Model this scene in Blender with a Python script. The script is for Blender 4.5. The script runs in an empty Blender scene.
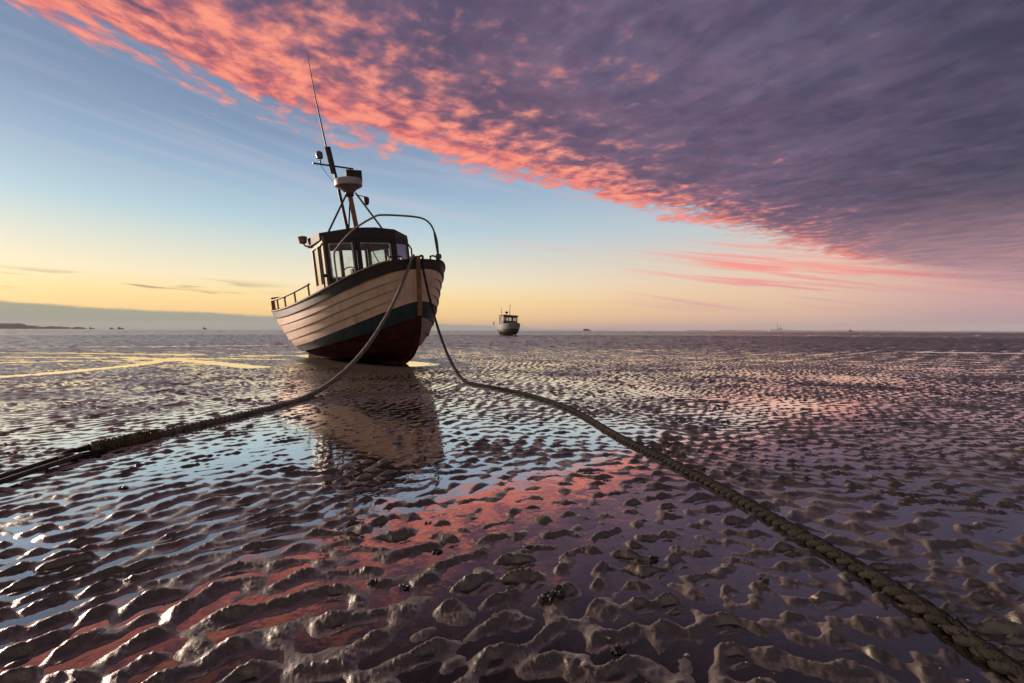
import bpy, math, random
import numpy as np
from mathutils import Vector, Matrix

random.seed(7)
rng = np.random.default_rng(11)
C = bpy.context.scene.collection
SC = bpy.context.scene
PI = math.pi
R = math.radians


def lin(r, g, b):
    def f(c):
        c /= 255.0
        return c / 12.92 if c <= 0.04045 else ((c + 0.055) / 1.055) ** 2.4
    return (f(r), f(g), f(b), 1.0)


# ------------------------------------------------------------------ node helpers
class G:
    """small expression builder on a node tree"""
    def __init__(self, nt):
        self.nt = nt

    def node(self, t):
        return self.nt.nodes.new(t)

    def setin(self, sock, v):
        if isinstance(v, E):
            self.nt.links.new(v.s, sock)
        elif v is not None:
            sock.default_value = v

    def math(self, op, a, b=None, c=None):
        n = self.node('ShaderNodeMath'); n.operation = op
        for i, v in enumerate((a, b, c)):
            if v is not None:
                self.setin(n.inputs[i], v)
        return E(self, n.outputs[0])

    def smooth(self, x, lo, hi):
        n = self.node('ShaderNodeMapRange'); n.interpolation_type = 'SMOOTHSTEP'
        self.setin(n.inputs[0], x); self.setin(n.inputs[1], lo); self.setin(n.inputs[2], hi)
        n.inputs[3].default_value = 0.0; n.inputs[4].default_value = 1.0
        return E(self, n.outputs[0])

    def clamp(self, x):
        n = self.node('ShaderNodeClamp'); self.setin(n.inputs[0], x)
        return E(self, n.outputs[0])

    def vec(self, x, y, z=0.0):
        n = self.node('ShaderNodeCombineXYZ')
        for i, v in enumerate((x, y, z)):
            self.setin(n.inputs[i], v)
        return E(self, n.outputs[0])

    def sep(self, v):
        n = self.node('ShaderNodeSeparateXYZ'); self.setin(n.inputs[0], v)
        return [E(self, o) for o in n.outputs]

    def noise(self, v, scale=1.0, detail=4.0, rough=0.5, dist=0.0):
        n = self.node('ShaderNodeTexNoise')
        self.setin(n.inputs['Vector'], v)
        n.inputs['Scale'].default_value = scale
        n.inputs['Detail'].default_value = detail
        n.inputs['Roughness'].default_value = rough
        n.inputs['Distortion'].default_value = dist
        return E(self, n.outputs[0])

    def mix(self, f, a, b):
        n = self.node('ShaderNodeMix'); n.data_type = 'RGBA'
        self.setin(n.inputs[0], f); self.setin(n.inputs[6], a); self.setin(n.inputs[7], b)
        return E(self, n.outputs[2])

    def ramp(self, f, stops):
        n = self.node('ShaderNodeValToRGB')
        self.setin(n.inputs[0], f)
        el = n.color_ramp.elements
        while len(el) < len(stops):
            el.new(0.5)
        for e, (p, c) in zip(el, stops):
            e.position = p; e.color = c
        return E(self, n.outputs[0])


class E:
    def __init__(self, g, s):
        self.g = g; self.s = s

    def __add__(self, o): return self.g.math('ADD', self, o)
    def __radd__(self, o): return self.g.math('ADD', o, self)
    def __sub__(self, o): return self.g.math('SUBTRACT', self, o)
    def __rsub__(self, o): return self.g.math('SUBTRACT', o, self)
    def __mul__(self, o): return self.g.math('MULTIPLY', self, o)
    def __rmul__(self, o): return self.g.math('MULTIPLY', o, self)
    def __truediv__(self, o): return self.g.math('DIVIDE', self, o)
    def __rtruediv__(self, o): return self.g.math('DIVIDE', o, self)


def new_mat(name):
    m = bpy.data.materials.new(name); m.use_nodes = True
    nt = m.node_tree
    p = nt.nodes['Principled BSDF']
    return m, G(nt), p


def paint(name, col, rough=0.5, var=0.25, scale=6.0, bump=0.15, metal=0.0, worn=None, wornamt=0.5, spec=0.5):
    """painted / metal surface with noise variation, optional worn patches with their own colour"""
    m, g, p = new_mat(name)
    tc = g.node('ShaderNodeTexCoord')
    co = E(g, tc.outputs['Object'])
    n1 = g.noise(co, scale, 6, 0.65)
    n2 = g.noise(co, scale * 7, 4, 0.6)
    d = tuple(c * (1 - var) for c in col[:3]) + (1,)
    l = tuple(min(1, c * (1 + var)) for c in col[:3]) + (1,)
    c = g.mix(g.smooth(n1, 0.3, 0.7), d, l)
    if worn:
        c = g.mix(g.smooth(n1 * 0.6 + n2 * 0.4, 0.62 - 0.15 * wornamt, 0.70 - 0.1 * wornamt), c, worn)
    g.setin(p.inputs['Base Color'], c)
    g.setin(p.inputs['Roughness'], rough + (n2 - 0.5) * 0.25)
    p.inputs['Metallic'].default_value = metal
    p.inputs['Specular IOR Level'].default_value = spec
    b = g.node('ShaderNodeBump'); b.inputs['Strength'].default_value = bump; b.inputs['Distance'].default_value = 0.01
    g.setin(b.inputs['Height'], n2)
    g.nt.links.new(b.outputs[0], p.inputs['Normal'])
    return m


# ------------------------------------------------------------------ mesh helpers
class MB:
    def __init__(self):
        self.v = []; self.f = []; self.m = []

    def add(self, vs, fs, mi=0):
        o = len(self.v)
        self.v.extend([tuple(p) for p in vs])
        for f in fs:
            self.f.append(tuple(i + o for i in f)); self.m.append(mi)

    def box(self, a, b, mi=0):
        (x0, y0, z0), (x1, y1, z1) = a, b
        vs = [(x0, y0, z0), (x1, y0, z0), (x1, y1, z0), (x0, y1, z0), (x0, y0, z1), (x1, y0, z1), (x1, y1, z1), (x0, y1, z1)]
        self.add(vs, [(0, 3, 2, 1), (4, 5, 6, 7), (0, 1, 5, 4), (1, 2, 6, 5), (2, 3, 7, 6), (3, 0, 4, 7)], mi)

    def obox(self, p, ex, ey, ez, mi=0):
        """oriented box: corner p, edge vectors"""
        p, ex, ey, ez = map(Vector, (p, ex, ey, ez))
        vs = [p, p + ex, p + ex + ey, p + ey, p + ez, p + ex + ez, p + ex + ey + ez, p + ey + ez]
        self.add(vs, [(0, 3, 2, 1), (4, 5, 6, 7), (0, 1, 5, 4), (1, 2, 6, 5), (2, 3, 7, 6), (3, 0, 4, 7)], mi)

    def tube(self, pts, r, n=8, closed=False, mi=0, cap=True):
        pts = [Vector(p) for p in pts]
        k = len(pts)
        rs = r if hasattr(r, '__len__') else [r] * k
        up = Vector((0, 0, 1))
        rings = []
        prev = None
        for i, p in enumerate(pts):
            if closed:
                t = pts[(i + 1) % k] - pts[i - 1]
            else:
                t = pts[min(i + 1, k - 1)] - pts[max(i - 1, 0)]
            t.normalize()
            if prev is None:
                a = t.orthogonal().normalized() if abs(t.z) > 0.95 else t.cross(up).normalized()
            else:
                a = (prev - t * prev.dot(t)).normalized()
            prev = a
            b = t.cross(a)
            rings.append([p + (a * math.cos(2 * PI * j / n) + b * math.sin(2 * PI * j / n)) * rs[i] for j in range(n)])
        o = [q for ring in rings for q in ring]
        fs = []
        for i in range(k if closed else k - 1):
            i2 = (i + 1) % k
            for j in range(n):
                j2 = (j + 1) % n
                fs.append((i * n + j, i * n + j2, i2 * n + j2, i2 * n + j))
        if cap and not closed:
            fs.append(tuple(range(n - 1, -1, -1)))
            fs.append(tuple((k - 1) * n + j for j in range(n)))
        self.add(o, fs, mi)

    def lathe(self, prof, origin, n=24, mi=0):
        """profile of (r, z) about the z axis through origin"""
        ox, oy, oz = origin
        vs = []; fs = []
        for r, z in prof:
            for j in range(n):
                vs.append((ox + r * math.cos(2 * PI * j / n), oy + r * math.sin(2 * PI * j / n), oz + z))
        for i in range(len(prof) - 1):
            for j in range(n):
                j2 = (j + 1) % n
                fs.append((i * n + j, i * n + j2, (i + 1) * n + j2, (i + 1) * n + j))
        fs.append(tuple(range(n - 1, -1, -1)))
        fs.append(tuple((len(prof) - 1) * n + j for j in range(n)))
        self.add(vs, fs, mi)

    def grid(self, rows, mi=0, flip=False):
        n = len(rows[0])
        vs = [p for r in rows for p in r]
        fs = []
        for i in range(len(rows) - 1):
            for j in range(n - 1):
                q = (i * n + j, i * n + j + 1, (i + 1) * n + j + 1, (i + 1) * n + j)
                fs.append(q[::-1] if flip else q)
        self.add(vs, fs, mi)

    def build(self, name, mats, parent=None, smooth=True, bevel=0.0, angle=40):
        me = bpy.data.meshes.new(name)
        me.from_pydata(self.v, [], self.f)
        if not isinstance(mats, (list, tuple)):
            mats = [mats]
        for m in mats:
            me.materials.append(m)
        if len(mats) > 1:
            me.polygons.foreach_set('material_index', self.m)
        me.validate(); me.update()
        o = bpy.data.objects.new(name, me); C.objects.link(o)
        if parent:
            o.parent = parent
        if smooth:
            me.shade_smooth()
            try:
                me.set_sharp_from_angle(angle=R(angle))
            except Exception:
                pass
        if bevel:
            b = o.modifiers.new('bevel', 'BEVEL'); b.width = bevel; b.segments = 2; b.limit_method = 'ANGLE'
        return o


def empty(name, loc, rot=(0, 0, 0)):
    o = bpy.data.objects.new(name, None); C.objects.link(o)
    o.empty_display_size = 0.2
    o.location = loc; o.rotation_euler = rot
    return o


def tag(o, label=None, cat=None, group=None, kind=None):
    if label: o['label'] = label
    if cat: o['category'] = cat
    if group: o['group'] = group
    if kind: o['kind'] = kind
    return o


def smoothpath(pts, n):
    """Catmull-Rom through pts, n samples, roughly even"""
    P = [Vector(p) for p in pts]
    P = [P[0] * 2 - P[1]] + P + [P[-1] * 2 - P[-2]]
    dense = []
    for i in range(1, len(P) - 2):
        a, b, c, d = P[i - 1:i + 3]
        for k in range(60):
            t = k / 60
            dense.append(0.5 * ((2 * b) + (c - a) * t + (2 * a - 5 * b + 4 * c - d) * t * t + (3 * b - a - 3 * c + d) * t ** 3))
    dense.append(P[-2])
    L = [0]
    for i in range(1, len(dense)):
        L.append(L[-1] + (dense[i] - dense[i - 1]).length)
    xs = np.linspace(0, L[-1], n)
    arr = np.array([tuple(p) for p in dense])
    return [Vector((np.interp(x, L, arr[:, 0]), np.interp(x, L, arr[:, 1]), np.interp(x, L, arr[:, 2]))) for x in xs], L[-1]


# ------------------------------------------------------------------ camera
F = 455.0
H = 0.8
cam_d = bpy.data.cameras.new('camera')
cam = bpy.data.objects.new('camera', cam_d); C.objects.link(cam)
SC.camera = cam
cam_d.sensor_width = 36.0
cam_d.lens = 36.0 * F / 1024.0
cam_d.clip_start = 0.02
cam_d.clip_end = 60000
cam.location = (0, 0, H)
pitch = math.atan(11.3 / F)
cam.matrix_world = Matrix.Translation((0, 0, H)) @ Matrix.Rotation(R(90) - pitch, 4, 'X') @ Matrix.Rotation(R(0.19), 4, 'Z')

# ------------------------------------------------------------------ the sand: one sheet to the horizon
def wave_field(x, y, crest_deg, seed, lam=0.19, spread=24, lamvar=0.22, n=34):
    """narrow-band random field: sum of plane waves, unit variance"""
    r = np.random.default_rng(seed)
    out = np.zeros_like(x)
    for i in range(n):
        th = R(crest_deg + 90 + r.normal() * spread)
        k = 2 * PI / (lam * math.exp(r.normal() * lamvar))
        out += np.cos(k * (math.cos(th) * x + math.sin(th) * y) + r.uniform(0, 2 * PI))
    return out * math.sqrt(2.0 / n)


CHANNELS = [  # standing-water channels far left and right: (x, y) polylines, half width, depth
    ([(-8.6, 7.2), (-8.3, 8.0), (-8.3, 10.0), (-9.3, 12.6)], 0.17, 0.05),
    ([(-17.0, 12.6), (-11.0, 12.9), (-8.0, 11.4), (-5.4, 9.6)], 0.20, 0.05),
    ([(-8.2, 13.6), (-6.6, 14.0), (-5.8, 15.6)], 0.22, 0.04),
    ([(16, 17.6), (19.5, 16.9), (24, 17.2)], 0.5, 0.05),
    ([(-26, 19), (-17, 20.5), (-8, 25)], 0.5, 0.035),
    ([(-12.5, 10.4), (-10.2, 11.6), (-9.0, 12.4), (-6.2, 12.2)], 0.16, 0.04),
    ([(-22, 15.5), (-15, 15.0), (-10, 14.2)], 0.3, 0.035),
]
ROPE_TROUGH = []   # filled below


def dist_poly(x, y, pts):
    d = np.full_like(x, 1e9)
    for (ax, ay), (bx, by) in zip(pts[:-1], pts[1:]):
        vx, vy = bx - ax, by - ay
        t = np.clip(((x - ax) * vx + (y - ay) * vy) / (vx * vx + vy * vy), 0, 1)
        d = np.minimum(d, np.hypot(x - ax - t * vx, y - ay - t * vy))
    return d


def gauss(x, y, cx, cy, sx, sy):
    return np.exp(-((x - cx) / sx) ** 2 - ((y - cy) / sy) ** 2)


def ripple(x, y):
    wx = x + 0.030 * wave_field(x, y, 0, 91, 1.3, 90, 0.3, 10)
    wy = y + 0.030 * wave_field(x, y, 0, 92, 1.3, 90, 0.3, 10)
    u = np.clip((x + 1.25) / 1.15, 0, 1); u = u * u * (3 - 2 * u)
    v = np.clip((x - 0.05) / 1.1, 0, 1); v = v * v * (3 - 2 * v)
    wl, wc, wr = 1 - u, u * (1 - v), u * v
    nn = np.sqrt(wl ** 2 + wc ** 2 + wr ** 2)
    f = np.zeros_like(x)
    m = wl > 0
    f[m] += (wl / nn)[m] * wave_field(wx[m], wy[m], 40, 21, 0.106, 28, 0.2)
    m = wc > 0
    f[m] += (wc / nn)[m] * wave_field(wx[m], wy[m], 20, 22, 0.120, 31, 0.2)
    m = wr > 0
    f[m] += (wr / nn)[m] * wave_field(wx[m], wy[m], 0, 23, 0.106, 31, 0.2)
    return f


def ground_h(x, y):
    x = np.asarray(x, float); y = np.asarray(y, float)
    r = np.hypot(x, y)
    f = ripple(x, y)
    # lee face steeper, away from the camera
    f2 = ripple(x + 0.003 * f, y - 0.0125 * np.clip(f, -1.2, 2))
    # crests broad, hollows filled
    s = np.where(f2 > 0, f2 - 0.10 * f2 ** 2, f2 * 0.75)
    amp = 0.0112 * np.interp(r, [0, 1.5, 3, 6, 12, 30, 60, 140], [1, 1, .76, .62, .54, .48, .42, .22])
    amp = amp * (1 + 0.14 * wave_field(x, y, 0, 31, 0.9, 90, 0.4, 16))
    amp0 = amp / 0.0112
    h = amp * (s - np.interp(r, [0, 1.5, 2.3, 3.2, 4.2, 6, 12, 20, 35, 60], [-.12, -.02, .18, .30, .20, .22, .20, .05, -.5, -1.2]))
    # small ridges and lumps on the ripples
    near = np.clip((9 - r) / 5, 0, 1)
    small = wave_field(x, y, 30, 41, 0.05, 60, 0.35, 26)
    h = h + near * 0.0007 * small * np.clip(0.6 + f2, 0.1, 1.6)
    rid = 1 - np.abs(wave_field(x, y, 60, 42, 0.085, 60, 0.3, 18))
    h = h + near * 0.0013 * rid * np.clip(f2, 0, 1.4)
    tiny = wave_field(x, y, 0, 43, 0.024, 90, 0.35, 22)
    h = h + np.clip((4 - r) / 2.5, 0, 1) * 0.0007 * tiny * np.clip(0.5 + f2, 0, 1.4)
    # broad undulation
    h = h + 0.0026 * amp0 * np.interp(r, [2.5, 5], [1, .45]) * wave_field(x, y, 10, 51, 2.2, 50, 0.4, 14) * np.clip(r / 2, 0.4, 1.3)
    h = h + np.clip((r - 15) / 60, 0, 1) * 0.003 * wave_field(x, y, 4, 52, 30.0, 18, 0.6, 14)
    m = r > 10
    if m.any():
        xm, ym, rm = x[m], y[m], r[m]
        h[m] += np.clip((rm - 11) / 16, 0, 1) * 0.011 * wave_field(xm, ym, 0, 53, 0.46, 30, 0.25, 26)
        h[m] += np.clip((rm - 30) / 30, 0, 1) * 0.022 * wave_field(xm, ym, 0, 54, 1.25, 30, 0.25, 22)
        h[m] += np.clip((rm - 80) / 60, 0, 1) * 0.07 * wave_field(xm, ym, 0, 55, 4.5, 30, 0.3, 18)
    # general level: a wetter belt in front of the boat and to the left
    h = h + 0.0020 * amp0
    h = h - 0.0045 * gauss(x, y, -1.7, 2.7, 0.9, 0.75)
    h = h - 0.0030 * gauss(x, y, -0.55, 3.4, 1.3, 0.7)
    h = h - 0.0030 * gauss(x, y, 0.1, 2.2, 0.7, 0.6)
    h = h - 0.0020 * gauss(x, y, -2.6, 3.6, 1.2, 0.9)
    h = h - 0.0015 * gauss(x, y, 1.6, 2.2, 0.8, 1.0)
    h = h + 0.0020 * gauss(x, y, -1.0, 1.1, 0.9, 0.35)
    for pts, w, dep in CHANNELS:
        d = dist_poly(x, y, pts)
        h = h - dep * np.exp(-(d / w) ** 4)
    d = dist_poly(x, y, [(-2.35, 10.5), (-5.9, 13.9)])
    h = h - 0.016 * np.exp(-(d / 0.55) ** 2) + 0.010 * np.exp(-((d - 0.95) / 0.3) ** 2)
    for pts, w, dep in ROPE_TROUGH:
        d = dist_poly(x, y, pts)
        h = h - dep * np.exp(-(d / w) ** 2)
    # far flats level out just under the water film
    far = np.clip((r - 300) / 700, 0, 1)
    h = h * (1 - far) + far * (0.02 * wave_field(x, y, 2, 61, 260.0, 10, 0.5, 10) + 0.006)
    return h


def G1(x, y):
    return float(ground_h(np.array([x]), np.array([y]))[0])


# rope runs on the sand, from the drawn positions
RIGHT_RUN = [(-0.65, 6.74), (0.10, 5.69), (0.58, 4.55), (0.80, 3.37), (0.97, 2.64), (1.07, 2.14), (1.12, 1.776), (1.16, 1.517), (1.175, 1.277), (1.17, 1.087), (1.17, 0.8), (1.2, 0.2), (1.3, -1.2)]
LEFT_RUN = [(-2.37, 4.85), (-2.47, 4.14), (-2.57, 3.75), (-2.63, 3.31), (-2.72, 2.95)]
ROPE_TROUGH = [(RIGHT_RUN[2:], 0.06, 0.010), (LEFT_RUN, 0.06, 0.008)]

QUICK = False
if QUICK:
    NA, RF = 500, 0.010
else:
    NA, RF = 1150, 0.0044
fine = np.linspace(-R(63), R(63), NA)
coarse = np.linspace(R(63), 2 * PI - R(63), 72)[1:-1]
ang = np.concatenate([fine, coarse])
rad = [0.10]
while rad[-1] < 9000:
    r = rad[-1]
    if r < 0.55: st = 0.03
    elif r < 80: st = max(0.0065 if not QUICK else 0.013, RF * r * (1.0 if r < 8 else 0.72))
    elif r < 600: st = 0.010 * r
    else: st = 0.03 * r
    rad.append(r + st)
rad = np.array(rad)
A, RR = np.meshgrid(ang, rad)
X = (RR * np.sin(A)).ravel(); Y = (RR * np.cos(A)).ravel()
Z = ground_h(X, Y)
nr, na = len(rad), len(ang)
co = np.stack([X, Y, Z], 1)
co = np.vstack([co, [[0, 0, 0.0]]])
ii = np.arange(nr - 1)[:, None] * na
jj = np.arange(na)[None, :]
j2 = (jj + 1) % na
quads = np.stack([ii + jj, ii + na + jj, ii + na + j2, ii + j2], -1).reshape(-1, 4)[:, ::-1]
tris = np.stack([np.full(na, nr * na), (np.arange(na) + 1) % na, np.arange(na)], -1)
me = bpy.data.meshes.new('sand_flat')
me.vertices.add(len(co)); me.vertices.foreach_set('co', co.ravel())
nl = quads.size + tris.size
me.loops.add(nl); me.loops.foreach_set('vertex_index', np.concatenate([quads.ravel(), tris.ravel()]).astype(np.int32))
npoly = len(quads) + len(tris)
me.polygons.add(npoly)
ls = np.concatenate([np.arange(len(quads)) * 4, quads.size + np.arange(len(tris)) * 3]).astype(np.int32)
me.polygons.foreach_set('loop_start', ls)
me.update(calc_edges=True); me.validate()
# make sure it faces up
if me.polygons[0].normal.z < 0:
    me.flip_normals()
me.shade_smooth()
sand = bpy.data.objects.new('sand', me); C.objects.link(sand)
tag(sand, kind='structure')

m, g, p = new_mat('wet_sand')
geo = g.node('ShaderNodeNewGeometry')
pos = E(g, geo.outputs['Position'])
n1 = g.noise(pos, 2.2, 6, 0.6)
n2 = g.noise(pos, 60, 4, 0.6)
n3 = g.noise(pos, 420, 2, 0.6)
n4 = g.noise(pos, 170, 4, 0.7)
c = g.mix(g.smooth(n1, 0.3, 0.7), (0.050, 0.039, 0.028, 1), (0.090, 0.071, 0.052, 1))
c = g.mix(g.smooth(n2, 0.45, 0.75) * 0.5, c, (0.15, 0.12, 0.092, 1))
c = g.mix(g.smooth(n3, 0.66, 0.72) * 0.6, c, (0.03, 0.022, 0.02, 1))
g.setin(p.inputs['Base Color'], c)
g.setin(p.inputs['Roughness'], 0.48 + (n2 - 0.5) * 0.3)
p.inputs['Specular IOR Level'].default_value = 0.6
p.inputs['Coat Weight'].default_value = 0.9; p.inputs['Coat Roughness'].default_value = 0.32; p.inputs['Coat IOR'].default_value = 1.9; p.inputs['Coat Tint'].default_value = (1, .93, .84, 1)
b = g.node('ShaderNodeBump'); b.inputs['Strength'].default_value = 0.7; b.inputs['Distance'].default_value = 0.006
g.setin(b.inputs['Height'], n2 * 0.45 + n4 * 0.4 + n3 * 0.15)
g.nt.links.new(b.outputs[0], p.inputs['Normal'])
b = g.node('ShaderNodeBump'); b.inputs['Strength'].default_value = 0.55; b.inputs['Distance'].default_value = 0.006
g.setin(b.inputs['Height'], n2 * 0.4 + n4 * 0.4 + n3 * 0.2)
g.nt.links.new(b.outputs[0], p.inputs['Coat Normal'])
me.materials.append(m)

# ------------------------------------------------------------------ the film of water left between the ripples
mb = MB()
rows = []
for r in (0.0, 3.0, 60, 800, 9000):
    rows.append([(r * math.sin(2 * PI * j / 64), r * math.cos(2 * PI * j / 64), 0.0) for j in range(65)])
mb.grid(rows[1:], flip=False)
mb.add([(0, 0, 0)] + rows[1][:64], [(0, 1 + (j + 1) % 64, 1 + j) for j in range(64)])
m, g, p = new_mat('tidal_water')
nt = g.nt; nt.nodes.remove(p)
out = nt.nodes['Material Output']
geo = g.node('ShaderNodeNewGeometry'); pos = E(g, geo.outputs['Position'])
nz = g.noise(pos, 9, 3, 0.5)
b = g.node('ShaderNodeBump'); b.inputs['Strength'].default_value = 0.09; b.inputs['Distance'].default_value = 0.02
g.setin(b.inputs['Height'], nz)
gl = g.node('ShaderNodeBsdfGlossy'); gl.inputs['Roughness'].default_value = 0.03; gl.inputs['Color'].default_value = (1, .97, .90, 1)
nt.links.new(b.outputs[0], gl.inputs['Normal'])
tr = g.node('ShaderNodeBsdfTransparent'); tr.inputs['Color'].default_value = (0.56, 0.51, 0.42, 1)
fr = g.node('ShaderNodeLayerWeight'); fr.inputs['Blend'].default_value = 0.5
refl = g.smooth(E(g, fr.outputs['Facing']), 0.34, 0.90) * 0.96 + 0.02
mx = g.node('ShaderNodeMixShader')
nt.links.new(refl.s, mx.inputs[0]); nt.links.new(tr.outputs[0], mx.inputs[1]); nt.links.new(gl.outputs[0], mx.inputs[2])
nt.links.new(mx.outputs[0], out.inputs['Surface'])
water = mb.build('water', m, smooth=False)
if water.data.polygons[0].normal.z < 0:
    water.data.flip_normals()
tag(water, kind='structure')

# ------------------------------------------------------------------ materials
M = {}
M['cream'] = paint('cream_paint', (0.76, 0.55, 0.42, 1), 0.55, 0.12, 2.5, 0.15, worn=(0.30, 0.20, 0.14, 1), wornamt=0.0)
m = M['cream']; g = G(m.node_tree); p = m.node_tree.nodes['Principled BSDF']
tc = g.node('ShaderNodeTexCoord'); ox, oy, oz = g.sep(E(g, tc.outputs['Object']))
st = g.noise(g.vec(ox * 9.0, oy * 9.0, oz * 1.1), 1.0, 5, 0.65)
st2 = g.noise(g.vec(ox * 2.0, oy * 2.0, oz * 3.0), 1.0, 5, 0.7)
old = E(g, p.inputs['Base Color'].links[0].from_socket)
c = g.mix(g.smooth(st, 0.54, 0.72) * 0.55, old, (0.30, 0.19, 0.12, 1))
c = g.mix(g.smooth(st2, 0.55, 0.75) * 0.5, c, (0.40, 0.30, 0.24, 1))
g.setin(p.inputs['Base Color'], c)
M['pink'] = paint('pale_pink_paint', (0.48, 0.36, 0.31, 1), 0.8, 0.2, 2.5, 0.2, spec=0.1, worn=(0.22, 0.13, 0.10, 1), wornamt=0.1)
M['seam'] = paint('lap_shade_dark_paint', (0.045, 0.025, 0.02, 1), 0.8, 0.2)  # painted-in shade and grime under plank laps; also the far boat's dark bottom
M['black'] = paint('black_paint', (0.022, 0.014, 0.014, 1), 0.62, 0.3, 4, 0.12, worn=(0.09, 0.06, 0.05, 1), wornamt=-0.1)
M['teal'] = paint('teal_paint', (0.013, 0.034, 0.040, 1), 0.6, 0.4, 4, 0.3, worn=(0.05, 0.045, 0.04, 1), wornamt=0.3)
M['antifoul'] = paint('antifouling', (0.066, 0.018, 0.021, 1), 0.85, 0.45, 3, 0.4, worn=(0.035, 0.025, 0.022, 1), wornamt=0.35, spec=0.06)
M['wood'] = paint('bare_wood', (0.28, 0.15, 0.07, 1), 0.6, 0.35, 7, 0.3, worn=(0.12, 0.06, 0.035, 1), wornamt=0.2)
M['cap'] = paint('worn_cap_rail', (0.30, 0.25, 0.24, 1), 0.4, 0.3, 5, 0.2)
M['deck'] = paint('blue_deck_paint', (0.03, 0.07, 0.20, 1), 0.6, 0.3, 4, 0.2, worn=(0.12, 0.10, 0.10, 1), wornamt=0.1)
M['house'] = paint('house_paint', (0.36, 0.29, 0.20, 1), 0.5, 0.12, 3, 0.1)
M['frame'] = paint('window_alloy', (0.80, 0.76, 0.74, 1), 0.4, 0.1, 8, 0.05, metal=0.15)
M['steel'] = paint('galvanised_steel', (0.30, 0.28, 0.27, 1), 0.42, 0.25, 9, 0.1, metal=0.7)
M['darksteel'] = paint('dark_steel', (0.05, 0.045, 0.045, 1), 0.45, 0.3, 9, 0.1, metal=0.4)
M['rust'] = paint('rusty_steel', (0.035, 0.024, 0.02, 1), 0.6, 0.4, 14, 0.5, worn=(0.11, 0.05, 0.025, 1), wornamt=0.2)
M['dome'] = paint('dome_plastic', (0.42, 0.36, 0.36, 1), 0.5, 0.08, 3, 0.03)
M['bulb'] = paint('lamp_plastic', (0.08, 0.08, 0.09, 1), 0.2, 0.1)
M['interior'] = paint('cabin_interior', (0.09, 0.06, 0.045, 1), 0.6, 0.3)
M['rope'] = paint('old_rope', (0.020, 0.0165, 0.0145, 1), 0.8, 0.5, 14, 0.9, worn=(0.055, 0.045, 0.037, 1), wornamt=0.1, spec=0.2)
M['ropeb'] = paint('grey_rope', (0.17, 0.14, 0.125, 1), 0.75, 0.35, 12, 0.9, worn=(0.09, 0.065, 0.055, 1), wornamt=0.3)
M['weed'] = paint('dried_weed', (0.10, 0.075, 0.035, 1), 0.7, 0.5, 16, 0.6, worn=(0.03, 0.03, 0.018, 1), wornamt=0.4)
M['shell'] = paint('dark_shell', (0.028, 0.024, 0.022, 1), 0.4, 0.4, 60, 0.3, worn=(0.10, 0.075, 0.055, 1), wornamt=0.3)
M['paleshell'] = paint('pale_shell', (0.42, 0.33, 0.28, 1), 0.45, 0.2, 30, 0.2)
M['prop'] = paint('bronze', (0.16, 0.10, 0.05, 1), 0.45, 0.3, 8, 0.2, metal=0.6)

m, g, p = new_mat('window_glass')
nt = g.nt; nt.nodes.remove(p); out = nt.nodes['Material Output']
gl = g.node('ShaderNodeBsdfGlossy'); gl.inputs['Roughness'].default_value = 0.04
tr = g.node('ShaderNodeBsdfTransparent'); tr.inputs['Color'].default_value = (0.80, 0.82, 0.80, 1)
fr = g.node('ShaderNodeFresnel'); fr.inputs['IOR'].default_value = 1.5
geo = g.node('ShaderNodeNewGeometry'); nz = g.noise(E(g, geo.outputs['Position']), 7, 5, 0.7)
df = g.node('ShaderNodeBsdfDiffuse'); df.inputs['Color'].default_value = (0.45, 0.42, 0.40, 1)
mx = g.node('ShaderNodeMixShader'); mx2 = g.node('ShaderNodeMixShader')
g.setin(mx2.inputs[0], g.smooth(nz, 0.42, 0.75) * 0.30)     # salt on the glass
nt.links.new(tr.outputs[0], mx2.inputs[1]); nt.links.new(df.outputs[0], mx2.inputs[2])
nt.links.new(fr.outputs[0], mx.inputs[0]); nt.links.new(mx2.outputs[0], mx.inputs[1]); nt.links.new(gl.outputs[0], mx.inputs[2])
nt.links.new(mx.outputs[0], out.inputs['Surface'])
M['glass'] = m

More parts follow.
